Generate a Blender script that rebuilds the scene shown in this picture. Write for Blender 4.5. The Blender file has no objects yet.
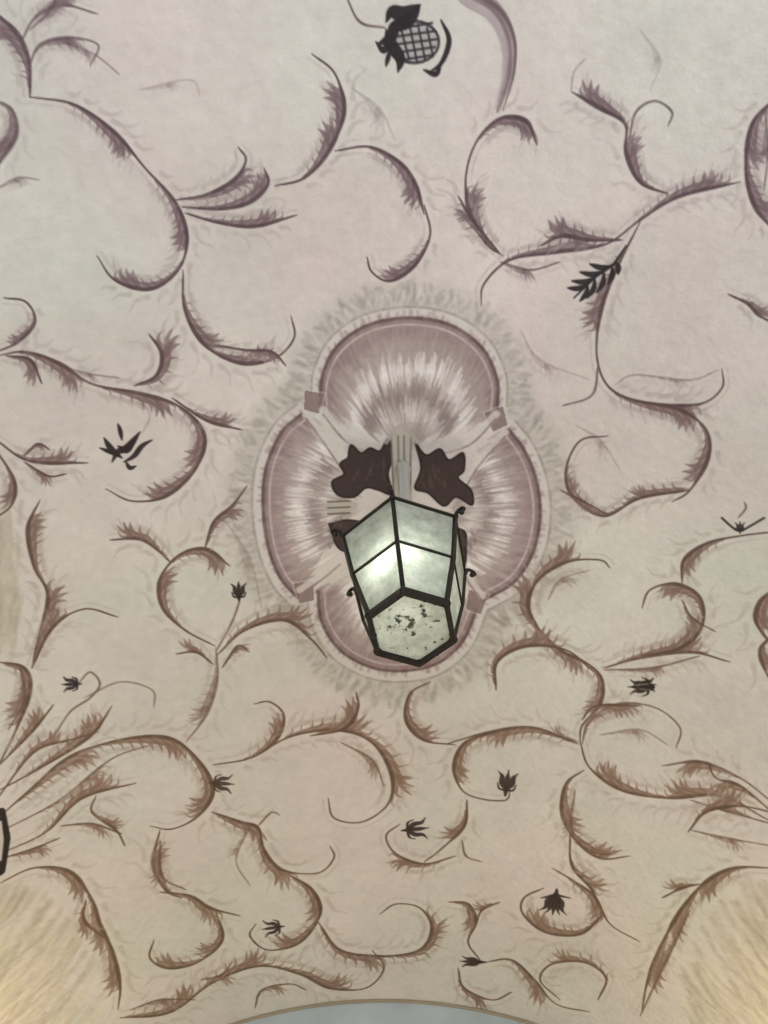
import bpy, math, random
import numpy as np
from mathutils import Vector, Matrix
random.seed(7); np.random.seed(7)
sc=bpy.context.scene
try: sc.view_settings.view_transform='Standard'
except Exception: pass

# ------------------------------------------------------------ geometry of the place
CAMZ=1.6; F=770.0; EL=math.radians(62)
cE,sE=math.cos(EL),math.sin(EL)
R=2.4; CZ=-0.2          # barrel radius, axis height relative to eye
YEND=3.87
def onvault(px,py):
    """where on the vault the painter put a motif (arc length s, length t, metres per pixel)"""
    u=px-384.0; v=py-512.0
    dx=u; dy=F*cE+v*sE; dz=F*sE-v*cE
    a=dx*dx+dz*dz
    k=(CZ*dz+math.sqrt(CZ*CZ*dz*dz-a*(CZ*CZ-R*R)))/a
    return R*math.asin(max(-1,min(1,k*dx/R))), k*dy, k

# ------------------------------------------------------------ paint canvas = ceiling vertices
Sf=np.arange(-1.72,1.7201,0.0028)
Smax=R*math.pi/2
S=np.concatenate([np.linspace(-Smax,-1.74,30),Sf,np.linspace(1.74,Smax,30)])
T=np.concatenate([np.linspace(-3.2,-0.42,30),np.arange(-0.40,1.6,0.0028),np.arange(1.6,YEND,0.0040),[YEND]])
nS,nT=len(S),len(T)
def vnoise(scale,seed,amp,sy=1.0):
    rs=np.random.RandomState(seed)
    gx=int((S[-1]-S[0])/scale)+3; gy=int((T[-1]-T[0])/(scale*sy))+3
    g=rs.rand(gy,gx)
    fx=(S-S[0])/scale; fy=(T-T[0])/(scale*sy)
    ix=fx.astype(int); iy=fy.astype(int)
    ax=fx-ix; ay=fy-iy
    ax=ax*ax*(3-2*ax); ay=ay*ay*(3-2*ay)
    a=g[np.ix_(iy,ix)]; b=g[np.ix_(iy,ix+1)]; c=g[np.ix_(iy+1,ix)]; d=g[np.ix_(iy+1,ix+1)]
    AX=ax[None,:]; AY=ay[:,None]
    return ((a*(1-AX)+b*AX)*(1-AY)+(c*(1-AX)+d*AX)*AY-0.5)*amp
base=np.array([209,203,197],float)/255
C=np.empty((nT,nS,3),np.float32); C[:]=base
n1=vnoise(0.5,1,0.06)+vnoise(0.17,2,0.04)
n2=vnoise(0.45,3,0.036)+vnoise(0.2,8,0.02)
C+= n1[:,:,None]*0.6
C[:,:,0]+=n2*0.8; C[:,:,1]-=n2*0.3; C[:,:,2]+=n2*0.2
C+= (vnoise(0.02,5,0.015)+vnoise(0.06,6,0.02))[:,:,None]
NG=vnoise(0.012,11,1.0)+vnoise(0.03,12,1.0)
NG=NG.astype(np.float32)

def col(c): return np.array(c,np.float32)/255
def stroke(P,rad,color,alpha=1.0,soft=1.2,grain=0.0):
    Q=[onvault(*p) for p in P]
    s=np.array([q[0] for q in Q]); t=np.array([q[1] for q in Q]); k=np.array([q[2] for q in Q])
    r=np.array(rad)*k; sf=max(soft*float(k.mean()),0.0034)
    m=r.max()+sf
    j0,j1=np.searchsorted(S,[s.min()-m,s.max()+m]); i0,i1=np.searchsorted(T,[t.min()-m,t.max()+m])
    if j1<=j0 or i1<=i0: return
    cov=np.zeros((i1-i0,j1-j0),np.float32)
    for n in range(len(s)-1):
        mm=max(r[n],r[n+1])+sf
        a0,a1=np.searchsorted(S,[min(s[n],s[n+1])-mm,max(s[n],s[n+1])+mm]); b0,b1=np.searchsorted(T,[min(t[n],t[n+1])-mm,max(t[n],t[n+1])+mm])
        if a1<=a0 or b1<=b0: continue
        X=S[a0:a1][None,:]-s[n]; Y=T[b0:b1][:,None]-t[n]
        ex=s[n+1]-s[n]; ey=t[n+1]-t[n]; L=ex*ex+ey*ey+1e-12
        h=np.clip((X*ex+Y*ey)/L,0,1)
        d=np.sqrt((X-h*ex)**2+(Y-h*ey)**2)
        c=np.clip((r[n]+(r[n+1]-r[n])*h-d)/sf+0.5,0,1)
        sub=cov[b0-i0:b1-i0,a0-j0:a1-j0]
        np.maximum(sub,c,out=sub)
    cov*=alpha
    if grain: cov*=np.clip(1+grain*NG[i0:i1,j0:j1]*1.6,0,1.3)
    blk=C[i0:i1,j0:j1]
    blk+= (col(color)-blk)*np.clip(cov,0,1)[:,:,None]
def poly(P,color,alpha=1.0):
    Q=[onvault(*p) for p in P]
    s=np.array([q[0] for q in Q]); t=np.array([q[1] for q in Q])
    j0,j1=np.searchsorted(S,[s.min(),s.max()]); i0,i1=np.searchsorted(T,[t.min(),t.max()])
    X=S[j0:j1][None,:]+np.zeros((i1-i0,1)); Y=T[i0:i1][:,None]+np.zeros((1,j1-j0))
    ins=np.zeros(X.shape,bool)
    n=len(s)
    for a in range(n):
        b=(a+1)%n
        if abs(t[b]-t[a])<1e-9: continue
        cnd=((t[a]>Y)!=(t[b]>Y))&(X<(s[b]-s[a])*(Y-t[a])/(t[b]-t[a])+s[a])
        ins^=cnd
    cov=ins.astype(np.float32)*alpha
    blk=C[i0:i1,j0:j1]; blk+=(col(color)-blk)*cov[:,:,None]
def smooth(P,step=3.0):
    P=[np.array(p,float) for p in P]
    if len(P)==2: P=[P[0],(P[0]+P[1])/2,P[1]]
    E=[2*P[0]-P[1]]+P+[2*P[-1]-P[-2]]
    out=[]
    for i in range(1,len(E)-2):
        p0,p1,p2,p3=E[i-1:i+3]
        n=max(2,int(np.linalg.norm(p2-p1)/step))
        for q in range(n):
            u=q/n
            out.append(0.5*((2*p1)+(-p0+p2)*u+(2*p0-5*p1+4*p2-p3)*u*u+(-p0+3*p1-3*p2+p3)*u**3))
    out.append(P[-1])
    return np.array(out)
def ink(y):  # pigment shifts mauve to brown down the view, with warm light mixed in
    f=min(1,max(0,(y-250)/500))
    return np.array([106,84,90])*(1-f)+np.array([124,97,80])*f
def scroll(P,w=5,peaks=(0.5,),side=1,fd=1,feather=True,a=0.85,sp=0.17):
    w=w*1.12
    Cc=smooth(P); n=len(Cc)
    seg=np.linalg.norm(np.diff(Cc,axis=0),axis=1); arc=np.concatenate([[0],np.cumsum(seg)]); tt=arc/arc[-1]
    prof=np.zeros(n)
    for p in peaks:
        x=tt-p
        prof=np.maximum(prof,np.where(x<0,np.exp(-(x/(sp*1.45))**2),np.exp(-(x/(sp*0.6))**2)))
    end=np.minimum(1,np.minimum(tt,1-tt)*12+0.35)
    tan=np.gradient(Cc,axis=0); tan/=np.linalg.norm(tan,axis=1)[:,None]+1e-9
    nor=np.stack([-tan[:,1],tan[:,0]],1)*side
    K=ink(Cc[:,1].mean())
    BG=np.array([208,201,195])
    pale=K*0.36+BG*0.64
    mid=K*0.86+BG*0.14
    if feather:
        stroke(Cc+nor*(5.5+prof*w*0.5)[:,None],0.9+prof*w*0.18,pale,0.42*a,2.0,0.5)
        for sd_ in (1,-1):
            acc=random.uniform(0,8)
            for i in range(3,n-3):
                acc+=seg[i-1]
                if prof[i]>0.15 and acc>(9 if sd_==1 else 13):
                    acc=0
                    L=(w*1.2+6)*(0.4+0.6*prof[i])*random.uniform(0.7,1.3)
                    N=nor[i]*sd_
                    b=Cc[i]+N*(w*0.5+2); t_=tan[i]*fd
                    q=smooth([b,b+t_*L*0.6+N*L*0.15,b+t_*L*0.95+N*L*0.65],3)
                    stroke(q,np.linspace(2.8,0.6,len(q)),pale,0.42*a,1.9,0.5)
        bw=prof**1.15*w*0.33
        body=Cc+nor*(bw*0.85)[:,None]
        stroke(body,np.maximum(bw,0.4)*np.minimum(1,end*1.3),mid,0.86*a,1.3,0.3)
        acc=4
        for i in range(2,n-1):
            acc+=seg[i-1]
            if prof[i]>0.18 and acc>8.0:
                acc=random.uniform(0,1.5)
                L=(w*0.85+3.5)*(0.40+0.60*prof[i])*random.uniform(0.85,1.2)
                t_=tan[i]*fd; N=nor[i]
                b=Cc[i]+N*bw[i]*0.9
                pts=smooth([b-t_*2,b+t_*L*0.50+N*L*0.22,b+t_*L*0.70+N*L*0.78],2)
                u=np.linspace(0,1,len(pts))
                stroke(pts,np.maximum(0.35,(1.2+w*0.20*prof[i])*(1-u)**0.75),mid,0.86*a,1.15,0.15)
        # flame-like leaf tips where each leaf ends
        for p in peaks:
            i=int(np.argmin(abs(tt-p))); i=min(max(i,2),n-3)
            t_=tan[i]*fd; N=nor[i]
            for ag,lf in ((0.28,1.7),(0.62,1.45),(1.0,1.1)):
                L=(w*lf+2)
                d=t_*math.cos(ag)+N*math.sin(ag); d2=t_*math.cos(ag+0.6)+N*math.sin(ag+0.6)
                b=Cc[i]+N*bw[i]*0.8
                pts=smooth([b,b+d*L*0.55,b+d*L*0.7+d2*L*0.3],2); u=np.linspace(0,1,len(pts))
                stroke(pts,np.maximum(0.4,w*0.24*(1-u)**0.7+0.3),mid,0.86*a,1.15,0.15)
        for i in range(4,n-4,4):
            if prof[i]>0.5:
                b=Cc[i]+nor[i]*bw[i]*0.6; t_=tan[i]*fd; N=nor[i]; L=w*0.8
                stroke([b,b+t_*L*0.5+N*L*0.14,b+t_*L*0.8+N*L*0.36],[0.35,0.7,0.3],K*0.30+BG*0.70,0.6*a,1.1)
    wid=(1.0+prof*w*0.10)*end
    stroke(Cc,wid,K*0.92,a*0.95,1.3,0.15)
    if feather: stroke(Cc-nor*(wid*0.2)[:,None],wid*0.6,K*0.72,0.65*a,1.2,0.1)
def bud(x,y,ang,size,n=3,spread=0.95,c=(50,42,42),hooks=True):
    a0=math.radians(ang); o=np.array([x,y],float)
    ax=np.array([math.cos(a0),math.sin(a0)]); sd=np.array([-ax[1],ax[0]])
    for i in range(n):
        f=(i/(n-1)-0.5)*2 if n>1 else 0
        L=size*(1-0.12*abs(f))
        P=smooth([o,o+ax*L*0.35+sd*f*size*0.26*spread,o+ax*L*0.75+sd*f*size*0.30*spread,o+ax*L+sd*f*size*0.52*spread],2)
        u=np.linspace(0,1,len(P))
        stroke(P,np.maximum(0.6,size*0.145*np.sin(np.pi*np.clip(u*0.85+0.15,0,1))),c,0.93,1.1)
    if hooks:
        for sg in (-1,1):
            P=smooth([o,o+sd*sg*size*0.34+ax*size*0.02,o+sd*sg*size*0.46+ax*size*0.30],2)
            stroke(P,np.linspace(size*0.09,0.6,len(P)),c,0.93,1.1)
    stroke([o,o-ax*size*0.3],[size*0.14,size*0.05],c,0.93,1.1)

# ------------------------------------------------------------ corner fields (brushed paint)
for side in (0,1):
    for i in range(300):
        y0=random.uniform(880,1030)
        lim=108-(1-min(1,(y0-870)/90))*70
        x0=random.uniform(-40,lim-6)
        L=random.uniform(40,110)
        P=[(x0,y0),(x0-L*0.22,y0+L*0.35),(x0-L*0.7,y0+L*0.75)]
        if side: P=[(768-(a-6)*0.95,b) for a,b in P]
        c=random.choice([(212,204,186),(184,174,158),(196,186,168),(220,212,196),(170,160,144)])
        P=smooth(P,8); stroke(P,np.linspace(3.4,1.2,len(P)),c,0.34,3,0.5)
for i in range(130):
    y0=random.uniform(500,640); x0=random.uniform(-5,22)*(1-abs(y0-575)/110)
    L=random.uniform(15,45)
    P=smooth([(x0,y0),(x0+3,y0+L*0.5),(x0-2,y0+L)],6)
    stroke(P,np.linspace(3.0,1.0,len(P)),random.choice([(196,188,174),(168,158,142),(206,198,182)]),0.3,3,0.5)

# ------------------------------------------------------------ medallion
top=[(321,408),(322,378),(336,348),(366,326),(408,318),(450,325),(482,348),(497,380),(497,410)]
left=[(302,414),(282,432),(267,465),(263,503),(268,545),(280,577),(298,598)]
right=[(509,430),(524,450),(536,480),(540,515),(533,552),(514,582),(484,600)]
bot=[(318,592),(322,622),(340,650),(370,667),(402,671),(436,664),(462,642),(478,606)]
lobes=[(top,(408,446),(408,490)),(left,(350,505),(440,505)),(right,(452,508),(360,510)),(bot,(402,585),(402,540))]
def halo(arc,ctr,d0,L,colr,al,wd,step):
    A=smooth(arc,step)
    tan=np.gradient(A,axis=0); tan/=np.linalg.norm(tan,axis=1)[:,None]
    for p,t in zip(A,tan):
        N=np.array([-t[1],t[0]])
        if np.dot(N,p-np.array(ctr))<0: N=-N
        l=L*random.uniform(0.6,1.15)
        a=p+N*(d0+random.uniform(-2,2)); b=a+N*l+t*random.uniform(-7,7)
        stroke([a,(a+b)/2+t*random.uniform(-1,2),b],[wd*0.4,wd,wd*0.7],np.array(colr)*random.uniform(0.93,1.07),al,3.0,0.5)
for arc,f,_ in lobes:
    A=smooth(arc,4)
    d=A-np.array(f); d/=np.linalg.norm(d,axis=1)[:,None]
    stroke(A+d*21,[16]*len(A),(188,183,176),0.45,14,0.3)
for arc,f,_ in lobes:
    halo(arc,f,12,15,(164,159,152),0.40,3.0,4)
    halo(arc,f,19,16,(158,154,147),0.40,2.6,6)
    halo(arc,f,16,12,(216,210,203),0.40,2.0,7)
for arc,f,_ in lobes:
    A=smooth(arc,4)
    d=A-np.array(f); d/=np.linalg.norm(d,axis=1)[:,None]
    stroke(A+d*6,[5]*len(A),(208,202,198),0.8,3)
    stroke(A+d*11,[1.2]*len(A),(156,149,144),0.7,2,0.4)
for arc,f,g in lobes:
    A=smooth(arc,1.8); Fp=np.array(f,float); G=np.array(g,float)
    poly([tuple(p) for p in list(A)+[Fp]],(180,168,165),1.0)
    for p in A:
        v=Fp-p; L=np.linalg.norm(v)
        dirv=(G-p); dirv/=np.linalg.norm(dirv)
        def seg_(a,b,wd,c,al,so=2.4,gr=0.3):
            a+=random.uniform(-0.07,0.07); b+=random.uniform(-0.08,0.08)
            P0=p+v*a; P1=P0+dirv*L*(b-a)
            stroke([P0,(P0+P1)/2,P1],[wd*0.5,wd,wd*0.35],np.array(c)*random.uniform(0.95,1.05),al,so,gr)
        seg_(0.0,0.20,2.2,(146,124,125),0.5,3)
        seg_(0.12,0.34,2.0,(170,155,153),0.45,2.4)
        if random.random()<0.62: seg_(0.30,0.52,1.5,(234,229,228),0.62,2.0)
        if random.random()<0.6: seg_(0.48,0.68,1.5,(150,134,132),0.5,1.9)
        if random.random()<0.45: seg_(0.66,0.82,1.3,(220,214,211),0.5,1.9)
        if random.random()<0.35: seg_(0.80,0.96,1.6,(166,154,148),0.4,2.4)
    n=len(A); v=Fp-A; L=np.linalg.norm(v,axis=1)[:,None]; v=v/L
    stroke(A+v*2,[3.2]*n,(134,112,113),0.5,3,0.4)
    stroke(A,[1.7]*n,(104,84,86),0.85,1.5,0.2)
    stroke(A+v*6.5,[1.0]*n,(208,199,198),0.6,1.8,0.4)
for (x,y,rt) in ((313,402,10),(497,419,-20),(305,592,-10),(476,602,15)):
    a=math.radians(rt)
    def q(sz,k=0.75): return [(x+sz*(math.cos(a)*i*(1 if j<0 else k)-math.sin(a)*j),y+sz*(math.sin(a)*i+math.cos(a)*j)) for i,j in((-1,-1),(1,-1),(1,1),(-1,1))]
    poly(q(12),(206,199,194),0.4); poly(q(10),(122,102,101),0.75); poly(q(6),(146,127,124),0.6)
for P in ([(323,410),(345,436),(372,450)],[(496,414),(470,440),(432,452)],[(306,414),(325,440),(345,470)],[(505,432),(480,460),(464,486)],
          [(300,590),(322,575),(340,560)],[(482,596),(470,580),(462,565)]):
    A=smooth(P); stroke(A,[4]*len(A),(212,206,202),0.8,2.4); stroke(A+np.array([0,4.5]),[1.0]*len(A),(134,114,114),0.7,1.6,0.3)
A=smooth([(352,446),(400,452),(455,446)]); stroke(A,[8]*len(A),(196,188,184),0.6,6,0.3)
def palm(cx,cy,pts):
    P=smooth(pts+[pts[0]],2)
    poly([(cx+a,cy+b) for a,b in P],(64,52,50),0.97)
    Q=P+np.array([cx,cy]); stroke(Q,[1.0]*len(Q),(40,32,32),0.9,1.3)
    for _ in range(12):
        o=np.array([cx+random.uniform(-18,14),cy+random.uniform(-8,14)])
        stroke([o,o+np.array([random.uniform(-4,4),random.uniform(-10,-4)])],[1.4,0.6],(98,84,80),0.4,2,0.4)
palm(370,470,[(-22,-12),(-19,-25),(-9,-17),(0,-22),(10,-19),(18,-31),(23,-14),(18,4),(22,24),(8,20),(-4,18),(-16,27),(-32,25),(-38,12),(-26,4),(-30,-6)])
palm(440,474,[(-25,-32),(-14,-19),(0,-25),(9,-14),(23,-21),(24,-4),(18,4),(31,16),(32,31),(16,23),(4,32),(-12,19),(-25,14),(-19,-6)])
palm(345,534,[(-16,-10),(4,-14),(20,-8),(22,14),(4,18),(-8,12)])
palm(462,545,[(-16,-18),(2,-14),(4,0),(2,22),(-12,24),(-18,10)])
stroke([(401,438),(402,500)],[9.5,10],(186,182,172),0.95,1.5)
for dx in (-10,-3,3,10): stroke([(401+dx,436),(402+dx*0.8,500)],[0.9,1.0],(112,104,94),0.75,1.2)
stroke([(330,508),(352,506)],[6,6],(182,177,166),0.9,1.5)
for yy in (502,508,514): stroke([(328,yy),(350,yy-1)],[1.0,1.0],(96,89,80),0.8,1.2)
A=smooth([(386,442),(394,432),(401,426),(409,432),(416,442)]); stroke(A,[2.5]*len(A),(182,175,168),0.8,2)

# ------------------------------------------------------------ scrollwork
Sx=scroll
Sx([(30,97),(29,62),(18,35),(-5,12)],16,(0.7,),-1,a=0.75,sp=0.3)
Sx([(28,70),(40,45),(70,38),(98,45),(90,66)],9,(0.5,),1,a=0.5)
Sx([(22,40),(35,18),(62,5),(98,14)],9,(0.6,),-1,a=0.55)
Sx([(30,30),(50,10),(60,-10)],9,(0.6,),1,a=0.4)
Sx([(-5,100),(12,110),(16,135),(-2,165),(-8,178)],14,(0.6,),1,a=0.5,sp=0.3)
Sx([(-5,190),(18,178),(40,180)],6,(0.5,),1,a=0.25)
Sx([(60,40),(95,55),(120,75)],7,(0.4,),1,a=0.25)
Sx([(140,90),(190,80),(200,96)],6,(0.4,),1,a=0.12)
Sx([(30,97),(75,105),(115,133),(145,168),(175,202),(187,238),(178,270),(150,289),(115,280),(97,256)],11,(0.28,0.60,0.86),1,sp=0.085)
Sx([(176,200),(206,195),(234,180),(246,160),(238,147)],11,(0.60,),1,sp=0.24)
Sx([(182,207),(220,209),(250,202),(268,184),(264,168)],12,(0.70,),-1,sp=0.28)
Sx([(185,213),(220,223),(256,226),(297,215)],10,(0.66,),-1,sp=0.25)
Sx([(275,186),(304,178),(328,152),(344,112),(335,74),(312,54)],13,(0.42,0.66),-1,sp=0.13)
Sx([(183,270),(185,310),(205,345),(240,363),(275,358),(294,338),(291,316)],12,(0.36,0.64),-1,sp=0.12)
Sx([(215,345),(245,350),(272,352),(286,366)],6,(0.7,),1)
Sx([(335,151),(370,147),(400,163),(416,186),(424,214)],12,(0.74,),1,sp=0.24)
Sx([(424,205),(430,235),(415,265),(390,281),(372,272),(367,257)],10,(0.62,),1)
Sx([(352,88),(380,110),(395,140)],12,(0.5,),1,a=0.12)
# top centre thistle
bx,by=414,42
poly([(bx+25*math.cos(a),by+21*math.sin(a)) for a in np.linspace(0,6.28,26)],(172,168,168),1)
for i in (-2,-1,0,1,2):
    stroke([(bx+i*9-5,by-20+abs(i)*3),(bx+i*8+3,by+20-abs(i)*3)],[1.1,1.1],(52,46,50),0.9,1.2)
    stroke([(bx-23+abs(i)*3,by+i*8+3),(bx+24-abs(i)*3,by+i*8-3)],[1.1,1.1],(52,46,50),0.9,1.2)
A=np.array([(bx+25*math.cos(a),by+21*math.sin(a)) for a in np.linspace(0,6.28,26)]); stroke(A,[1.3]*26,(52,46,50),0.9,1.2)
for P,wd in (([(386,22),(392,12),(404,14),(420,5)],7),([(378,44),(390,38),(396,26),(410,22)],6),([(398,72),(400,58),(390,44),(386,30)],6),([(420,5),(408,20),(390,30)],7),([(430,72),(442,62),(449,40),(441,20)],2.3),([(424,70),(436,74),(441,62)],2.2),([(376,42),(384,50),(392,36)],3),([(390,50),(386,66)],2)):
    A=smooth(P,2); u=np.linspace(0,1,len(A)); stroke(A,0.8+wd*0.85*np.sin(np.pi*u),(44,38,42),0.96,1.2)
Sx([(386,28),(360,22),(346,-4)],2,(0.5,),1,feather=False)
A=smooth([(468,-6),(494,12),(508,40),(508,75),(497,112)]); u=np.linspace(0,1,len(A))
stroke(A,9.5*(1-u)**0.6+0.8,(142,124,128),0.75,1.6,0.2); stroke(A+np.array([-5,3]),5*(1-u)+0.5,(182,170,172),0.7,2,0.3); stroke(A+np.array([6,-2]),2*(1-u)+0.6,(100,82,86),0.8,1.4)
stroke(A+np.array([1,0]),2*(1-u)+0.6,(112,94,98),0.6,2)
# upper right
Sx([(503,256),(486,243),(470,214),(466,176),(477,141),(500,119),(526,121),(537,145)],13,(0.28,0.86),1,sp=0.12)
Sx([(500,254),(474,222),(458,196)],8,(0.65,),-1,sp=0.25)
Sx([(481,306),(484,284),(510,260),(556,252),(606,244),(640,220),(680,196),(740,182)],11,(0.40,0.88),-1,sp=0.12)
Sx([(622,240),(590,240),(562,236),(540,246)],12,(0.66,),1,sp=0.28)
Sx([(500,262),(530,270),(560,262)],7,(0.4,),1,a=0.5)
Sx([(668,194),(640,182),(626,152),(625,124),(600,108),(572,92)],13,(0.38,0.84),1,sp=0.14)
Sx([(629,140),(636,112),(655,101),(672,112),(668,126)],2.5,(0.4,),1,feather=False)
Sx([(571,92),(574,72),(586,58)],2,(0.4,),1,a=0.35,feather=False)
Sx([(775,98),(752,125),(746,170),(756,208),(780,236)],13,(0.35,0.75),-1,sp=0.17)
Sx([(765,108),(768,150),(764,190)],8,(0.5,),1,a=0.4)
Sx([(640,222),(617,268),(601,310),(597,358),(612,390),(652,404),(700,404),(722,388),(722,369)],12,(0.3,0.78),1,sp=0.1)
Sx([(598,366),(592,395),(562,406)],2.5,(0.4,),1,feather=False)
Sx([(615,385),(635,375),(690,380),(718,370)],4,(0.6,),1,a=0.25)
Sx([(640,402),(680,410),(706,430),(708,458),(690,490),(672,502)],12,(0.26,0.70),1,sp=0.15)
Sx([(690,490),(640,498),(604,516),(573,497),(566,470),(580,441),(608,436)],8,(0.2,0.6),1)
Sx([(560,490),(590,505),(606,514)],5,(0.5,),1,a=0.7)
Sx([(728,294),(748,304),(760,316),(776,324)],9,(0.6,),-1)
Sx([(520,330),(540,360),(590,380)],8,(0.5,),1,a=0.12)
Sx([(640,30),(660,60),(650,90)],8,(0.5,),1,a=0.10)
Sx([(575,425),(600,440),(620,470)],8,(0.5,),1,a=0.12)
# sprig
stroke([(626,246),(614,264),(596,276),(574,298)],[0.9,1.6,1.8,0.8],(46,40,44),0.95,1.2)
for (x,y,dx,dy) in ((612,266,-22,-2),(604,271,-24,1),(596,277,-24,4),(588,284,-20,4),(612,266,-4,18),(604,272,-7,20),(595,278,-8,20),(588,285,-8,16),(616,262,2,12)):
    o=np.array([x,y],float); d=np.array([dx,dy],float); n_=np.array([d[1],-d[0]])*0.12
    A=smooth([o,o+d*0.5+n_,o+d],2); u=np.linspace(0,1,len(A)); stroke(A,0.5+2.3*np.sin(np.pi*u*0.95),(46,40,44),0.95,1.2)
# left middle
Sx([(4,298),(26,302),(35,322),(18,342),(-4,352)],6,(0.7,),1)
Sx([(-4,356),(26,352),(60,364),(92,384),(142,394),(180,407),(204,434),(196,468),(166,496),(132,501),(106,489)],12,(0.20,0.45,0.66,0.82),1,sp=0.07)
Sx([(134,386),(156,376),(162,354),(149,334)],13,(0.66,),1,sp=0.3)
Sx([(60,366),(90,374),(120,378)],5,(0.5,),1,a=0.3)
Sx([(172,398),(206,420),(242,430)],9,(0.7,),-1,sp=0.22)
Sx([(6,356),(30,360),(42,384)],10,(0.6,),1,sp=0.25)
Sx([(-4,440),(30,461),(88,463)],10,(0.68,),-1,sp=0.22)
Sx([(24,456),(38,444),(50,450)],4,(0.6,),1)
Sx([(24,462),(48,476),(66,474)],6,(0.5,),1)
Sx([(-4,450),(14,480),(12,504),(-4,518)],10,(0.6,),1)
for P,wd in (([(112,462),(118,452),(128,447),(140,432)],4),([(104,438),(112,450),(122,458)],3.2),([(124,462),(134,456),(142,446),(152,440)],2.6),([(122,440),(120,430),(118,424)],2),([(118,446),(126,450),(134,440)],4),([(126,462),(130,468),(136,466)],2),([(100,448),(110,452),(120,456)],2)):
    A=smooth(P,2); u=np.linspace(0,1,len(A)); stroke(A,0.7+wd*0.8*np.sin(np.pi*u),(46,38,40),0.95,1.2)
Sx([(142,434),(150,415),(140,402)],1.5,(0.5,),1,feather=False,a=0.25)
Sx([(170,562),(160,552),(140,539),(110,540)],10,(0.62,),1,sp=0.26)
Sx([(215,646),(185,630),(163,608),(160,580),(178,556),(205,549),(230,566)],12,(0.48,0.88),1,sp=0.13)
Sx([(205,548),(214,522),(232,506),(247,486)],9,(0.55,),1,sp=0.26)
bud(239,597,-92,15,3)
Sx([(240,600),(232,622),(217,650)],2,(0.5,),1,feather=False)
Sx([(216,648),(217,680),(206,715),(186,742)],11,(0.6,),1,a=0.5,sp=0.26)
Sx([(217,655),(245,630),(285,620),(312,640),(327,658)],12,(0.6,),-1,sp=0.25)
Sx([(222,668),(238,646),(249,652)],6,(0.6,),1)
Sx([(213,664),(196,652),(176,654)],8,(0.6,),1)
Sx([(32,668),(38,640),(48,596),(34,566),(28,528),(40,500)],12,(0.38,0.80),1,sp=0.15)
Sx([(32,668),(52,628),(84,609),(118,617)],9,(0.42,),-1)
Sx([(0,662),(24,668),(30,690),(16,730),(-5,772)],13,(0.45,),1,sp=0.25)
Sx([(20,665),(24,700),(8,730)],8,(0.5,),1,a=0.5)
Sx([(225,520),(250,560),(262,610)],11,(0.5,),1,a=0.12)
bud(77,684,178,15,3)
Sx([(78,684),(90,672),(100,684),(90,698),(70,712),(52,740)],2,(0.6,),1,feather=False)
Sx([(84,698),(120,682),(152,690),(154,708)],2.5,(0.3,),1,a=0.6,feather=False)
# lower left fan
Sx([(-4,820),(30,790),(70,757),(120,740),(168,738),(198,760),(213,790),(198,816),(172,829),(150,826)],13,(0.28,0.56,0.80),1,sp=0.10)
Sx([(-4,792),(40,768),(90,736),(112,706)],12,(0.72,),-1,sp=0.24)
Sx([(-4,768),(22,742),(40,722),(54,704)],9,(0.66,),-1,sp=0.22)
Sx([(-4,800),(34,752),(70,740),(98,732)],8,(0.6,),-1)
Sx([(-4,834),(60,800),(110,760),(150,745)],8,(0.6,),1,a=0.6)
Sx([(4,852),(46,832),(82,798),(136,783)],11,(0.72,),-1,sp=0.22)
Sx([(96,796),(92,812),(116,830),(125,846)],7,(0.6,),-1,a=0.8)
Sx([(60,826),(92,824),(122,834)],7,(0.6,),1,a=0.7)
Sx([(-4,860),(30,850),(60,838)],7,(0.6,),1)
Sx([(-2,884),(34,868),(70,872),(92,900),(100,925),(112,950),(120,985),(118,1010)],12,(0.38,0.64,0.84),1,sp=0.09)
Sx([(86,900),(84,920),(104,938)],8,(0.5,),1)
stroke([(0,812),(3,840),(0,872)],[5,7,5],(38,32,30),0.95,1.2); stroke([(0,822),(1,840),(0,860)],[1.5,2.5,1.5],(215,208,200),0.9,1.2)
Sx([(182,898),(166,890),(153,864),(160,830)],11,(0.6,),1,sp=0.26)
bud(215,783,4,19,3,c=(78,62,54))
# lower centre
Sx([(213,765),(250,758),(276,740),(284,716),(270,702),(254,704)],10,(0.58,),-1)
Sx([(252,758),(292,736),(340,730),(374,744),(392,776),(388,804),(362,822),(334,818),(328,798)],13,(0.36,0.60),-1,sp=0.11)
Sx([(310,736),(345,728),(358,708),(356,692)],11,(0.62,),-1,sp=0.26)
Sx([(340,742),(372,760),(384,786)],8,(0.6,),1,a=0.5)
Sx([(212,812),(240,822),(258,828),(264,850),(282,870),(318,873),(334,858),(330,846)],11,(0.24,0.55),1,sp=0.13)
Sx([(258,826),(272,812),(280,816)],2.5,(0.5,),1,feather=False)
Sx([(250,826),(236,860),(250,886)],6,(0.4,),1,a=0.3)
Sx([(288,874),(312,890),(320,914),(300,942),(268,950),(250,936),(256,924)],11,(0.28,0.6),1,sp=0.14)
bud(279,927,172,17,3,c=(64,50,44))
Sx([(216,912),(222,940),(198,962),(168,968),(150,958),(154,940)],10,(0.3,0.66),1,sp=0.15)
Sx([(160,892),(190,896),(210,908),(240,916)],10,(0.6,),1,sp=0.22)
Sx([(160,840),(162,876),(186,890)],8,(0.5,),1,a=0.6)
Sx([(318,922),(340,950),(382,956),(420,950),(432,928),(420,908),(396,904),(380,914)],10,(0.3,0.65),1,sp=0.14)
Sx([(120,1018),(170,1012),(214,982),(258,966),(300,974),(330,988),(366,988),(384,968),(372,950)],11,(0.20,0.45,0.72),-1,sp=0.10)
Sx([(255,1008),(262,990),(290,984),(306,990)],6,(0.5,),1,a=0.7)
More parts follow.
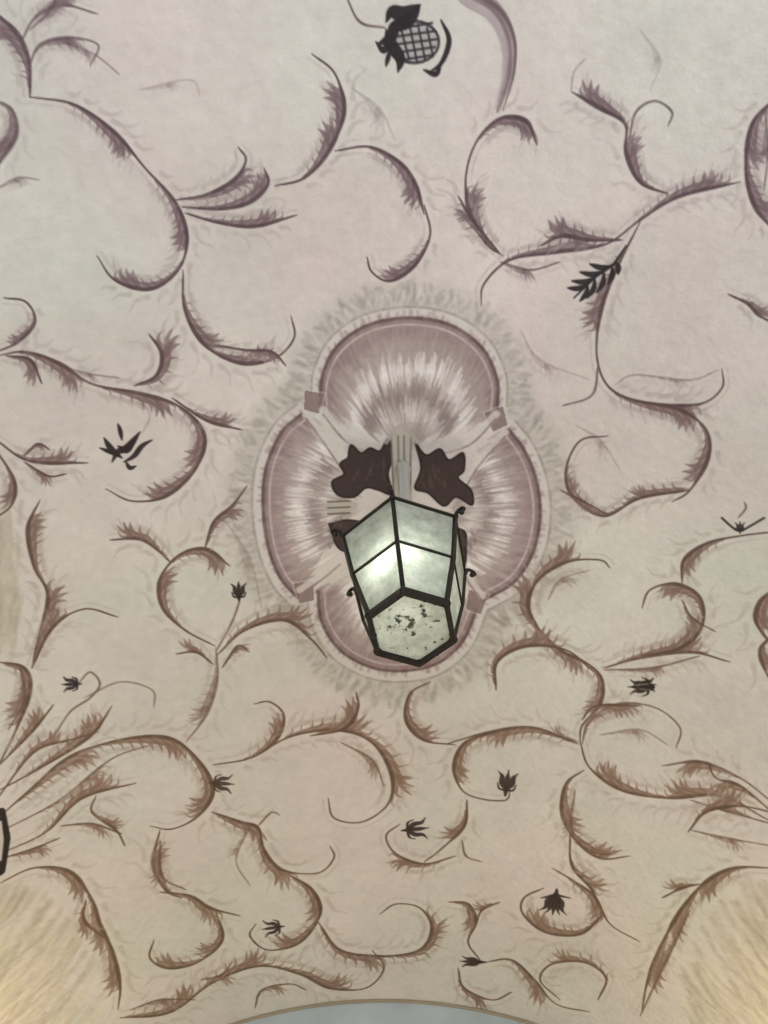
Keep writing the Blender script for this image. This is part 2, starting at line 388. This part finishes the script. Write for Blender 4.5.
Sx([(130,1010),(160,1000),(196,1000)],7,(0.5,),1,a=0.6)
Sx([(200,980),(222,975),(232,962)],8,(0.5,),1,a=0.6)
# right middle
Sx([(541,634),(528,606),(538,580),(566,562),(600,560),(610,568)],13,(0.28,0.62),-1,sp=0.15)
Sx([(548,600),(560,580),(590,570)],8,(0.5,),1,a=0.25)
Sx([(536,626),(560,650),(588,664),(602,680),(600,704),(582,726),(580,742)],10,(0.3,0.7),1,sp=0.15)
Sx([(496,690),(497,662),(526,646),(566,650),(594,672)],12,(0.5,),-1,sp=0.25)
Sx([(604,668),(640,658),(690,652),(730,662)],12,(0.6,),-1,sp=0.25)
Sx([(604,670),(652,668),(700,656)],6,(0.5,),1,a=0.6)
Sx([(640,656),(680,648),(702,626),(700,598),(676,584),(650,590),(642,608)],12,(0.32,0.7),-1,sp=0.14)
Sx([(772,532),(740,536),(708,543),(684,560),(682,584)],11,(0.74,),-1)
Sx([(682,600),(692,618),(716,632)],7,(0.5,),1,a=0.6)
bud(740,531,-90,9,3)
A=smooth([(722,518),(732,527),(740,531),(752,525),(764,518)]); stroke(A,[1.2]*len(A),(54,44,44),0.9,1.2)
Sx([(738,518),(746,508),(744,502)],1.5,(0.5,),1,feather=False)
bud(648,687,180,20,3,0.7,c=(46,40,38)); bud(640,686,-5,16,3,0.8,c=(46,40,38),hooks=False); stroke([(640,686),(650,687)],[5.5,4.5],(46,40,38),0.93,1.4)
stroke([(636,685),(648,684)],[0.9,0.7],(150,140,130),0.8,1.2); stroke([(640,689),(650,690)],[0.7,0.6],(150,140,130),0.8,1.2)
Sx([(582,744),(590,720),(620,704),(656,708),(680,728),(676,748)],10,(0.4,),1,a=0.6)
Sx([(600,735),(640,730),(668,745)],8,(0.5,),1,a=0.3)
Sx([(582,720),(596,706),(640,706)],8,(0.6,),1)
Sx([(772,822),(720,796),(668,798),(622,790),(590,768),(580,742)],13,(0.40,0.75),1,sp=0.13)
Sx([(772,802),(740,778),(700,762),(662,766)],11,(0.7,),-1,a=0.8)
Sx([(772,812),(740,786),(716,778),(708,762)],10,(0.6,),-1)
Sx([(772,824),(730,812),(690,800)],9,(0.6,),1,a=0.7)
Sx([(430,682),(410,694),(406,720),(424,740),(456,745)],12,(0.62,),-1,sp=0.22)
Sx([(578,744),(534,728),(490,732),(446,744)],11,(0.55,),-1,sp=0.25)
Sx([(500,731),(466,742),(454,766),(462,790),(482,799),(506,800),(510,790)],11,(0.42,),-1)
bud(506,790,-82,20,3,c=(62,50,46))
Sx([(467,800),(464,826),(440,850),(424,862)],10,(0.45,),1)
Sx([(456,856),(424,864),(396,854),(386,836),(400,824)],9,(0.5,),-1)
bud(408,830,-6,21,3,c=(58,46,44))
Sx([(462,840),(466,856),(482,862)],3,(0.5,),1,feather=False)
Sx([(578,742),(566,738),(540,732)],6,(0.5,),1,a=0.6)
Sx([(584,770),(566,784),(562,812),(574,838),(600,858),(630,856)],12,(0.40,0.72),-1,sp=0.15)
Sx([(575,790),(572,830),(596,850)],6,(0.5,),1,a=0.4)
Sx([(570,834),(572,866),(592,890),(602,920)],10,(0.6,),-1)
Sx([(622,850),(600,854),(574,842)],6,(0.4,),1,a=0.5)
Sx([(552,868),(572,880),(594,896),(610,924),(640,942)],10,(0.5,),1,a=0.8)
Sx([(602,916),(580,934),(546,932),(523,914),(524,898),(544,888)],12,(0.5,),1,sp=0.25)
bud(556,895,100,20,5,1.3,c=(60,48,44),hooks=False)
stroke([(541,898),(556,895),(570,898)],[0.8,2.4,0.8],(60,48,44),0.9,1.2)
Sx([(448,902),(468,904),(476,922),(468,942),(480,960)],10,(0.4,),1)
Sx([(500,902),(482,910),(476,924)],6,(0.5,),1)
bud(480,962,182,20,3,0.5,c=(60,48,44),hooks=False)
Sx([(486,962),(512,960),(534,980),(556,1004),(590,1012)],10,(0.5,),1)
Sx([(458,968),(464,988),(492,1000),(512,992)],8,(0.5,),1)
Sx([(598,1000),(606,978),(584,962),(552,964),(540,980),(560,1000)],8,(0.5,),1)
Sx([(688,832),(706,812),(738,806),(772,812)],11,(0.5,),-1)
Sx([(690,830),(726,838),(772,846)],7,(0.5,),1,a=0.5)
Sx([(772,868),(734,868),(706,882),(684,906),(664,940),(648,980),(642,1010)],12,(0.3,0.55,0.8),-1,sp=0.09)
Sx([(700,884),(682,888),(662,898)],8,(0.5,),1)
Sx([(690,910),(676,940),(640,1016)],7,(0.5,),1,a=0.5)
Sx([(776,588),(760,602),(756,622),(770,642)],15,(0.5,),-1,sp=0.3)
Sx([(775,634),(760,650),(768,676),(780,690)],12,(0.5,),-1,a=0.8)
C=np.clip(C,0.02,1)

# ------------------------------------------------------------ ceiling mesh
ang=S/R
VX=np.sin(ang)*R; VZ=np.cos(ang)*R+CZ+CAMZ
co=np.empty((nT,nS,3),np.float32)
co[:,:,0]=VX[None,:]; co[:,:,1]=T[:,None]; co[:,:,2]=VZ[None,:]
me=bpy.data.meshes.new('ceiling')
me.vertices.add(nT*nS); me.vertices.foreach_set('co',co.ravel())
I=np.arange(nT*nS).reshape(nT,nS)
q=np.stack([I[:-1,:-1],I[1:,:-1],I[1:,1:],I[:-1,1:]],-1).reshape(-1,4).astype(np.int32)
nq=len(q)
me.loops.add(nq*4); me.loops.foreach_set('vertex_index',q.ravel())
me.polygons.add(nq); me.polygons.foreach_set('loop_start',np.arange(0,nq*4,4,dtype=np.int32))
me.polygons.foreach_set('use_smooth',np.ones(nq,bool))
me.update(calc_edges=True)
lin=np.where(C<=0.04045,C/12.92,((C+0.055)/1.055)**2.4)
rgba=np.ones((nT*nS,4),np.float32); rgba[:,:3]=lin.reshape(-1,3)
at=me.color_attributes.new('fresco','FLOAT_COLOR','POINT'); at.data.foreach_set('color',rgba.ravel())
ceil=bpy.data.objects.new('ceiling',me); sc.collection.objects.link(ceil)

def newmat(name):
    m=bpy.data.materials.new(name); m.use_nodes=True
    nt=m.node_tree; b=nt.nodes['Principled BSDF']; return m,nt,b
m,nt,b=newmat('painted_plaster')
a=nt.nodes.new('ShaderNodeVertexColor'); a.layer_name='fresco'
nz=nt.nodes.new('ShaderNodeTexNoise'); nz.inputs['Scale'].default_value=30; nz.inputs['Detail'].default_value=6
tc=nt.nodes.new('ShaderNodeTexCoord'); nt.links.new(tc.outputs['Object'],nz.inputs['Vector'])
mr=nt.nodes.new('ShaderNodeMapRange'); mr.inputs['To Min'].default_value=0.90; mr.inputs['To Max'].default_value=1.08
nt.links.new(nz.outputs['Fac'],mr.inputs['Value'])
vm=nt.nodes.new('ShaderNodeVectorMath'); vm.operation='SCALE'
nt.links.new(a.outputs['Color'],vm.inputs[0]); nt.links.new(mr.outputs[0],vm.inputs['Scale'])
nt.links.new(vm.outputs[0],b.inputs['Base Color'])
b.inputs['Roughness'].default_value=0.75
b.inputs['Specular IOR Level'].default_value=0.25
n3=nt.nodes.new('ShaderNodeTexNoise'); n3.inputs['Scale'].default_value=45; n3.inputs['Detail'].default_value=4
nt.links.new(tc.outputs['Object'],n3.inputs['Vector'])
bp=nt.nodes.new('ShaderNodeBump'); bp.inputs['Strength'].default_value=0.45; bp.inputs['Distance'].default_value=0.010
nt.links.new(n3.outputs['Fac'],bp.inputs['Height']); nt.links.new(bp.outputs[0],b.inputs['Normal'])
me.materials.append(m)

def simple(name,c,rough=0.7,metal=0,noise=0.08,scale=12):
    m,nt,b=newmat(name)
    nz=nt.nodes.new('ShaderNodeTexNoise'); nz.inputs['Scale'].default_value=scale; nz.inputs['Detail'].default_value=5
    r=nt.nodes.new('ShaderNodeValToRGB')
    c=[((x/255+0.055)/1.055)**2.4 for x in c]
    r.color_ramp.elements[0].color=[x*(1-noise*2) for x in c]+[1]; r.color_ramp.elements[1].color=[min(1,x*(1+noise*2)) for x in c]+[1]
    r.color_ramp.elements[0].position=0.3; r.color_ramp.elements[1].position=0.7
    nt.links.new(nz.outputs['Fac'],r.inputs[0]); nt.links.new(r.outputs[0],b.inputs['Base Color'])
    b.inputs['Roughness'].default_value=rough; b.inputs['Metallic'].default_value=metal
    return m
def mkmesh(name,V,Fc,mat,parent=None,sm=False):
    me=bpy.data.meshes.new(name); me.from_pydata([tuple(v) for v in V],[],Fc); me.update()
    o=bpy.data.objects.new(name,me); sc.collection.objects.link(o); me.materials.append(mat)
    if sm: me.polygons.foreach_set('use_smooth',[True]*len(me.polygons))
    if parent: o.parent=parent
    return o
def box(name,x0,x1,y0,y1,z0,z1,mat):
    V=[(x,y,z) for x in(x0,x1) for y in(y0,y1) for z in(z0,z1)]
    Fc=[(0,1,3,2),(4,6,7,5),(0,4,5,1),(2,3,7,6),(0,2,6,4),(1,5,7,3)]
    return mkmesh(name,V,Fc,mat)
wallm=simple('wall_plaster',(206,198,184)); endm=simple('grey_plaster',(172,184,192)); flm=simple('stone_floor',(160,150,136),0.5)
spring=CZ+CAMZ
box('wall_left',-R-0.12,-R,-3.2,YEND,0,spring,wallm)
box('wall_right',R,R+0.12,-3.2,YEND,0,spring,wallm)
box('floor',-R-0.12,R+0.12,-3.2,YEND+0.12,-0.1,0,flm)
V=[(-R,YEND,0),(R,YEND,0)]+[(R*math.cos(t),YEND,spring+R*math.sin(t)) for t in np.linspace(0,math.pi,65)]
n=len(V); V2=[(x,YEND+0.12,z) for x,y,z in V]
mkmesh('wall_end',V+V2,[tuple(range(n)),tuple(range(2*n-1,n-1,-1))]+[(i,i+n,(i+1)%n+n,(i+1)%n) for i in range(n)],endm)
V=[];Fc=[]; prof=[(0,0),(0.0,-0.012),(0.006,-0.012),(0.010,0)]
K=97
for i,t in enumerate(np.linspace(0,math.pi,K)):
    for (r_,y_) in prof:
        V.append(((R-0.002-r_)*math.cos(t),YEND+y_-0.002,spring+(R-0.002-r_)*math.sin(t)))
for i in range(K-1):
    for j in range(4):
        a0=i*4+j; a1=i*4+(j+1)%4; Fc.append((a0,a1,a1+4,a0+4))
mkmesh('trim_1',V,Fc,simple('arch_trim',(150,140,122)),sm=False)

# ------------------------------------------------------------ lantern
LX,LY=0.060,1.012
root=bpy.data.objects.new('hanging_lantern',None); sc.collection.objects.link(root); root.location=(LX,LY,CAMZ)
iron=simple('dark_iron',(40,36,31),0.45,0.6,0.2,40)
TH=math.radians(-101)
def ringp(r,z,n=6,th=TH,off=(0,0)): return [Vector((off[0]+r*math.cos(th+2*math.pi*i/n),off[1]+r*math.sin(th+2*math.pi*i/n),z)) for i in range(n)]
class MB:
    def __init__(s): s.V=[];s.F=[]
    def tube(s,pts,r,seg=8,closed=False):
        pts=[Vector(p) for p in pts]; n=len(pts)
        rr=r if hasattr(r,'__len__') else [r]*n
        b0=len(s.V); prev=None
        for i in range(n):
            if closed: t=pts[(i+1)%n]-pts[i-1]
            else: t=pts[min(i+1,n-1)]-pts[max(i-1,0)]
            t.normalize()
            ref=prev if prev is not None else (Vector((0,0,1)) if abs(t.z)<0.9 else Vector((1,0,0)))
            x=(ref-t*ref.dot(t)).normalized(); prev=x; y=t.cross(x)
            for k in range(seg):
                a=2*math.pi*k/seg; s.V.append(pts[i]+(x*math.cos(a)+y*math.sin(a))*rr[i])
        for i in range(n if closed else n-1):
            for k in range(seg):
                j=(i+1)%n
                s.F.append((b0+i*seg+k,b0+i*seg+(k+1)%seg,b0+j*seg+(k+1)%seg,b0+j*seg+k))
        if not closed:
            s.F.append(tuple(b0+k for k in range(seg))[::-1]); s.F.append(tuple(b0+(n-1)*seg+k for k in range(seg)))
    def bar(s,a,b,w,h,up=Vector((0,0,1))):
        a=Vector(a);b=Vector(b);t=(b-a).normalized()
        if abs(t.dot(up))>0.98: up=Vector((1,0,0))
        x=t.cross(up).normalized(); y=x.cross(t)
        b0=len(s.V)
        for p in(a,b):
            for i,j in((-1,-1),(1,-1),(1,1),(-1,1)): s.V.append(p+x*w*i/2+y*h*j/2)
        for f in((0,3,2,1),(4,5,6,7),(0,1,5,4),(1,2,6,5),(2,3,7,6),(3,0,4,7)): s.F.append(tuple(b0+k for k in f))
    def ball(s,c,r,u=10,v=7,sz=1.0):
        b0=len(s.V); c=Vector(c)
        for i in range(v+1):
            p=math.pi*i/v
            for k in range(u):
                a=2*math.pi*k/u; s.V.append(c+Vector((r*math.sin(p)*math.cos(a),r*math.sin(p)*math.sin(a),r*sz*math.cos(p))))
        for i in range(v):
            for k in range(u): s.F.append((b0+i*u+k,b0+(i+1)*u+k,b0+(i+1)*u+(k+1)%u,b0+i*u+(k+1)%u))
    def out(s,name,mat,sm=False): return mkmesh(name,s.V,s.F,mat,root,sm)
ZB,ZM,ZT=1.365,1.512,1.675
RB,RM,RT=0.098,0.137,0.165
B,M_,T_=ringp(RB,ZB),ringp(RM,ZM,off=(-0.004,0)),ringp(RT,ZT,off=(-0.008,0))
fr=MB()
for i in range(6):
    j=(i+1)%6
    outv=Vector((B[i].x,B[i].y,0)).normalized()
    for a_,b_,w in((B[i],M_[i],0.010),(M_[i],T_[i],0.010)): fr.bar(a_,b_,w,0.008,outv)
    fr.bar(B[i],B[j],0.012,0.018)
    fr.bar(M_[i],M_[j],0.005,0.006)
    fr.bar(T_[i],T_[j],0.007,0.008)
    fr.ball(B[i],0.0105); fr.ball(T_[i],0.008)
for i in (0,2,4):
    c=(B[i]+B[(i+1)%6])/2; fr.ball(c+Vector((0,0,-0.006)),0.008)
fr.out('frame',iron)
rf=MB()
rings=[(RT+0.003,ZT),(0.14,ZT+0.045),(0.080,ZT+0.10),(0.052,ZT+0.13),(0.058,ZT+0.14),(0.054,ZT+0.17),(0.03,ZT+0.20)]
for k,(r_,z_) in enumerate(rings): rf.V+=ringp(r_,z_,off=(-0.008,0))
for k in range(len(rings)-1):
    for i in range(6): rf.F.append((k*6+i,k*6+(i+1)%6,(k+1)*6+(i+1)%6,(k+1)*6+i))
rf.F.append(tuple(range((len(rings)-1)*6,len(rings)*6)))
ro=rf.out('roof',iron)
fi=MB()
for i,p in enumerate(T_):
    o=Vector((p.x,p.y,0)).normalized()
    pts=[]; rr=[]
    for q_ in np.linspace(0,1,16):
        a_=q_*4.6; rad=0.017*(1-0.62*q_)
        pts.append(p+o*(0.002+0.017-rad*math.cos(a_))+Vector((0,0,0.004+rad*math.sin(a_))));rr.append(0.0055*(1-0.4*q_))
    fi.tube(pts,rr,6); fi.ball(pts[-1],0.007)
fi.out('corner_scrolls',iron,True)
st=MB(); ztop=2.197
zs=[ZT+0.19,ZT+0.24,ztop-0.10,ztop-0.03,ztop]; rs=[0.014,0.017,0.017,0.020,0.024]
nseg=48
for z_,r_ in zip(zs,rs):
    for k in range(nseg):
        a_=2*math.pi*k/nseg; rr_=r_*(1+0.10*math.cos(8*a_)); st.V.append(Vector((rr_*math.cos(a_),rr_*math.sin(a_),z_)))
for i in range(len(zs)-1):
    for k in range(nseg): st.F.append((i*nseg+k,i*nseg+(k+1)%nseg,(i+1)*nseg+(k+1)%nseg,(i+1)*nseg+k))
st.F.append(tuple(range(nseg))[::-1])
st.out('hanging_stem',simple('weathered_metal',(182,178,168),0.6,0.1,0.12,30),True)
def glassmat(name,dirt):
    m=bpy.data.materials.new(name); m.use_nodes=True; nt=m.node_tree; nt.nodes.clear()
    o=nt.nodes.new('ShaderNodeOutputMaterial')
    tr=nt.nodes.new('ShaderNodeBsdfTranslucent'); df=nt.nodes.new('ShaderNodeBsdfDiffuse'); tp=nt.nodes.new('ShaderNodeBsdfTransparent'); gl=nt.nodes.new('ShaderNodeBsdfGlossy')
    tcx=nt.nodes.new('ShaderNodeTexCoord')
    nz=nt.nodes.new('ShaderNodeTexNoise'); nz.inputs['Scale'].default_value=26; nz.inputs['Detail'].default_value=7; nz.inputs['Roughness'].default_value=0.7
    nt.links.new(tcx.outputs['Object'],nz.inputs['Vector'])
    r=nt.nodes.new('ShaderNodeValToRGB'); r.color_ramp.elements[0].position=0.34; r.color_ramp.elements[1].position=0.70
    r.color_ramp.elements[0].color=(0.38,0.395,0.33,1); r.color_ramp.elements[1].color=(0.70,0.715,0.62,1)
    nt.links.new(nz.outputs['Fac'],r.inputs[0])
    src=r.outputs[0]
    if dirt:
        n2=nt.nodes.new('ShaderNodeTexNoise'); n2.inputs['Scale'].default_value=70; n2.inputs['Detail'].default_value=3
        nt.links.new(tcx.outputs['Object'],n2.inputs['Vector'])
        gd=nt.nodes.new('ShaderNodeTexGradient'); gd.gradient_type='SPHERICAL'
        mp=nt.nodes.new('ShaderNodeMapping'); mp.inputs['Scale'].default_value=(17,17,17); mp.inputs['Location'].default_value=(0.0,0.25,-17*ZB)
        nt.links.new(tcx.outputs['Object'],mp.inputs[0]); nt.links.new(mp.outputs[0],gd.inputs[0])
        ml=nt.nodes.new('ShaderNodeMath'); ml.operation='MULTIPLY_ADD'; nt.links.new(gd.outputs['Fac'],ml.inputs[0]); ml.inputs[1].default_value=0.20; nt.links.new(n2.outputs['Fac'],ml.inputs[2])
        r2=nt.nodes.new('ShaderNodeValToRGB'); r2.color_ramp.elements[0].position=0.63; r2.color_ramp.elements[1].position=0.73
        nt.links.new(ml.outputs[0],r2.inputs[0])
        mx=nt.nodes.new('ShaderNodeMix'); mx.data_type='RGBA'; nt.links.new(r2.outputs[0],mx.inputs['Factor']); nt.links.new(r.outputs[0],mx.inputs['A']); mx.inputs['B'].default_value=(0.06,0.06,0.045,1)
        src=mx.outputs['Result']
    for n_ in(tr,df): nt.links.new(src,n_.inputs['Color'])
    gl.inputs['Roughness'].default_value=0.25
    m1=nt.nodes.new('ShaderNodeMixShader'); m1.inputs[0].default_value=0.5; nt.links.new(tr.outputs[0],m1.inputs[1]); nt.links.new(df.outputs[0],m1.inputs[2])
    m2=nt.nodes.new('ShaderNodeMixShader'); m2.inputs[0].default_value=0.02; nt.links.new(m1.outputs[0],m2.inputs[1]); nt.links.new(tp.outputs[0],m2.inputs[2])
    m3=nt.nodes.new('ShaderNodeMixShader'); m3.inputs[0].default_value=0.05; nt.links.new(m2.outputs[0],m3.inputs[1]); nt.links.new(gl.outputs[0],m3.inputs[2])
    nt.links.new(m3.outputs[0],o.inputs[0]); return m
V=B+M_+T_
V=[Vector((v.x*0.985,v.y*0.985,v.z)) for v in V]
Fc=[]
for i in range(6):
    j=(i+1)%6; Fc+= [(i,j,6+j,6+i),(6+i,6+j,12+j,12+i)]
mkmesh('side_glass',V,Fc,glassmat('frosted_glass',False),root)
mkmesh('bottom_glass',[Vector((v.x*0.98,v.y*0.98,v.z)) for v in B],[(0,1,2,3,4,5)],glassmat('dusty_glass',True),root)
bu=MB(); bu.ball((-0.01,-0.01,1.56),0.026,20,14,1.25)
em,nt,b=newmat('lit_bulb'); b.inputs['Emission Color'].default_value=(0.93,1.0,0.88,1); b.inputs['Emission Strength'].default_value=4
bulb=bu.out('bulb',em,True)
so=MB(); so.tube([(-0.01,-0.01,1.59),(-0.005,-0.005,1.66),(0,0,1.74)],0.014); so.out('socket',iron,True)

# ------------------------------------------------------------ lights
def area(name,loc,tgt,size,e,c):
    l=bpy.data.lights.new(name,'AREA'); l.energy=e; l.color=c; l.shape='RECTANGLE'; l.size=size[0]; l.size_y=size[1]
    o=bpy.data.objects.new(name,l); sc.collection.objects.link(o); o.location=loc
    d=Vector(tgt)-Vector(loc); o.rotation_euler=d.to_track_quat('-Z','Y').to_euler(); return o
area('daylight_opening',(0.6,-2.4,1.2),(0.2,0.2,3.8),(3.6,2.0),88,(0.80,0.90,1.0))
area('floor_fill',(0,1.3,0.3),(0,1.1,3.8),(2.6,2.0),36,(1.0,0.89,0.78))  # warm fill added low down to light the vault, not a fitting
def pt(x,y,z,e,c):
    l=bpy.data.lights.new('warm_side_light','POINT'); l.energy=e; l.color=c; l.shadow_soft_size=0.1
    o=bpy.data.objects.new('warm_side_light',l); sc.collection.objects.link(o); o.location=(x,y,CAMZ+z)
pt(-1.72,3.15,1.10,17,(1.0,0.78,0.40)); pt(1.72,3.15,1.10,17,(1.0,0.78,0.40))
pt(-2.0,1.7,0.6,7,(1.0,0.84,0.56)); pt(2.0,2.0,0.6,4,(1.0,0.84,0.56))  # weak warm points added to yellow the vault's sides
l=bpy.data.lights.new('lantern_light','POINT'); l.energy=0.6; l.color=(0.95,1.0,0.92); l.shadow_soft_size=0.02
o=bpy.data.objects.new('lantern_light',l); sc.collection.objects.link(o); o.parent=root; o.location=(-0.033,-0.066,1.495)

w=bpy.data.worlds.new('world'); sc.world=w; w.use_nodes=True
w.node_tree.nodes['Background'].inputs[0].default_value=(0.78,0.88,1.0,1); w.node_tree.nodes['Background'].inputs[1].default_value=0.5

cam=bpy.data.cameras.new('camera'); cam.sensor_fit='VERTICAL'; cam.sensor_height=32; cam.lens=F/1024*32; cam.clip_start=0.02
co_=bpy.data.objects.new('camera',cam); sc.collection.objects.link(co_); co_.location=(0,0,CAMZ); co_.rotation_euler=(math.radians(90+62),0,0)
sc.camera=co_
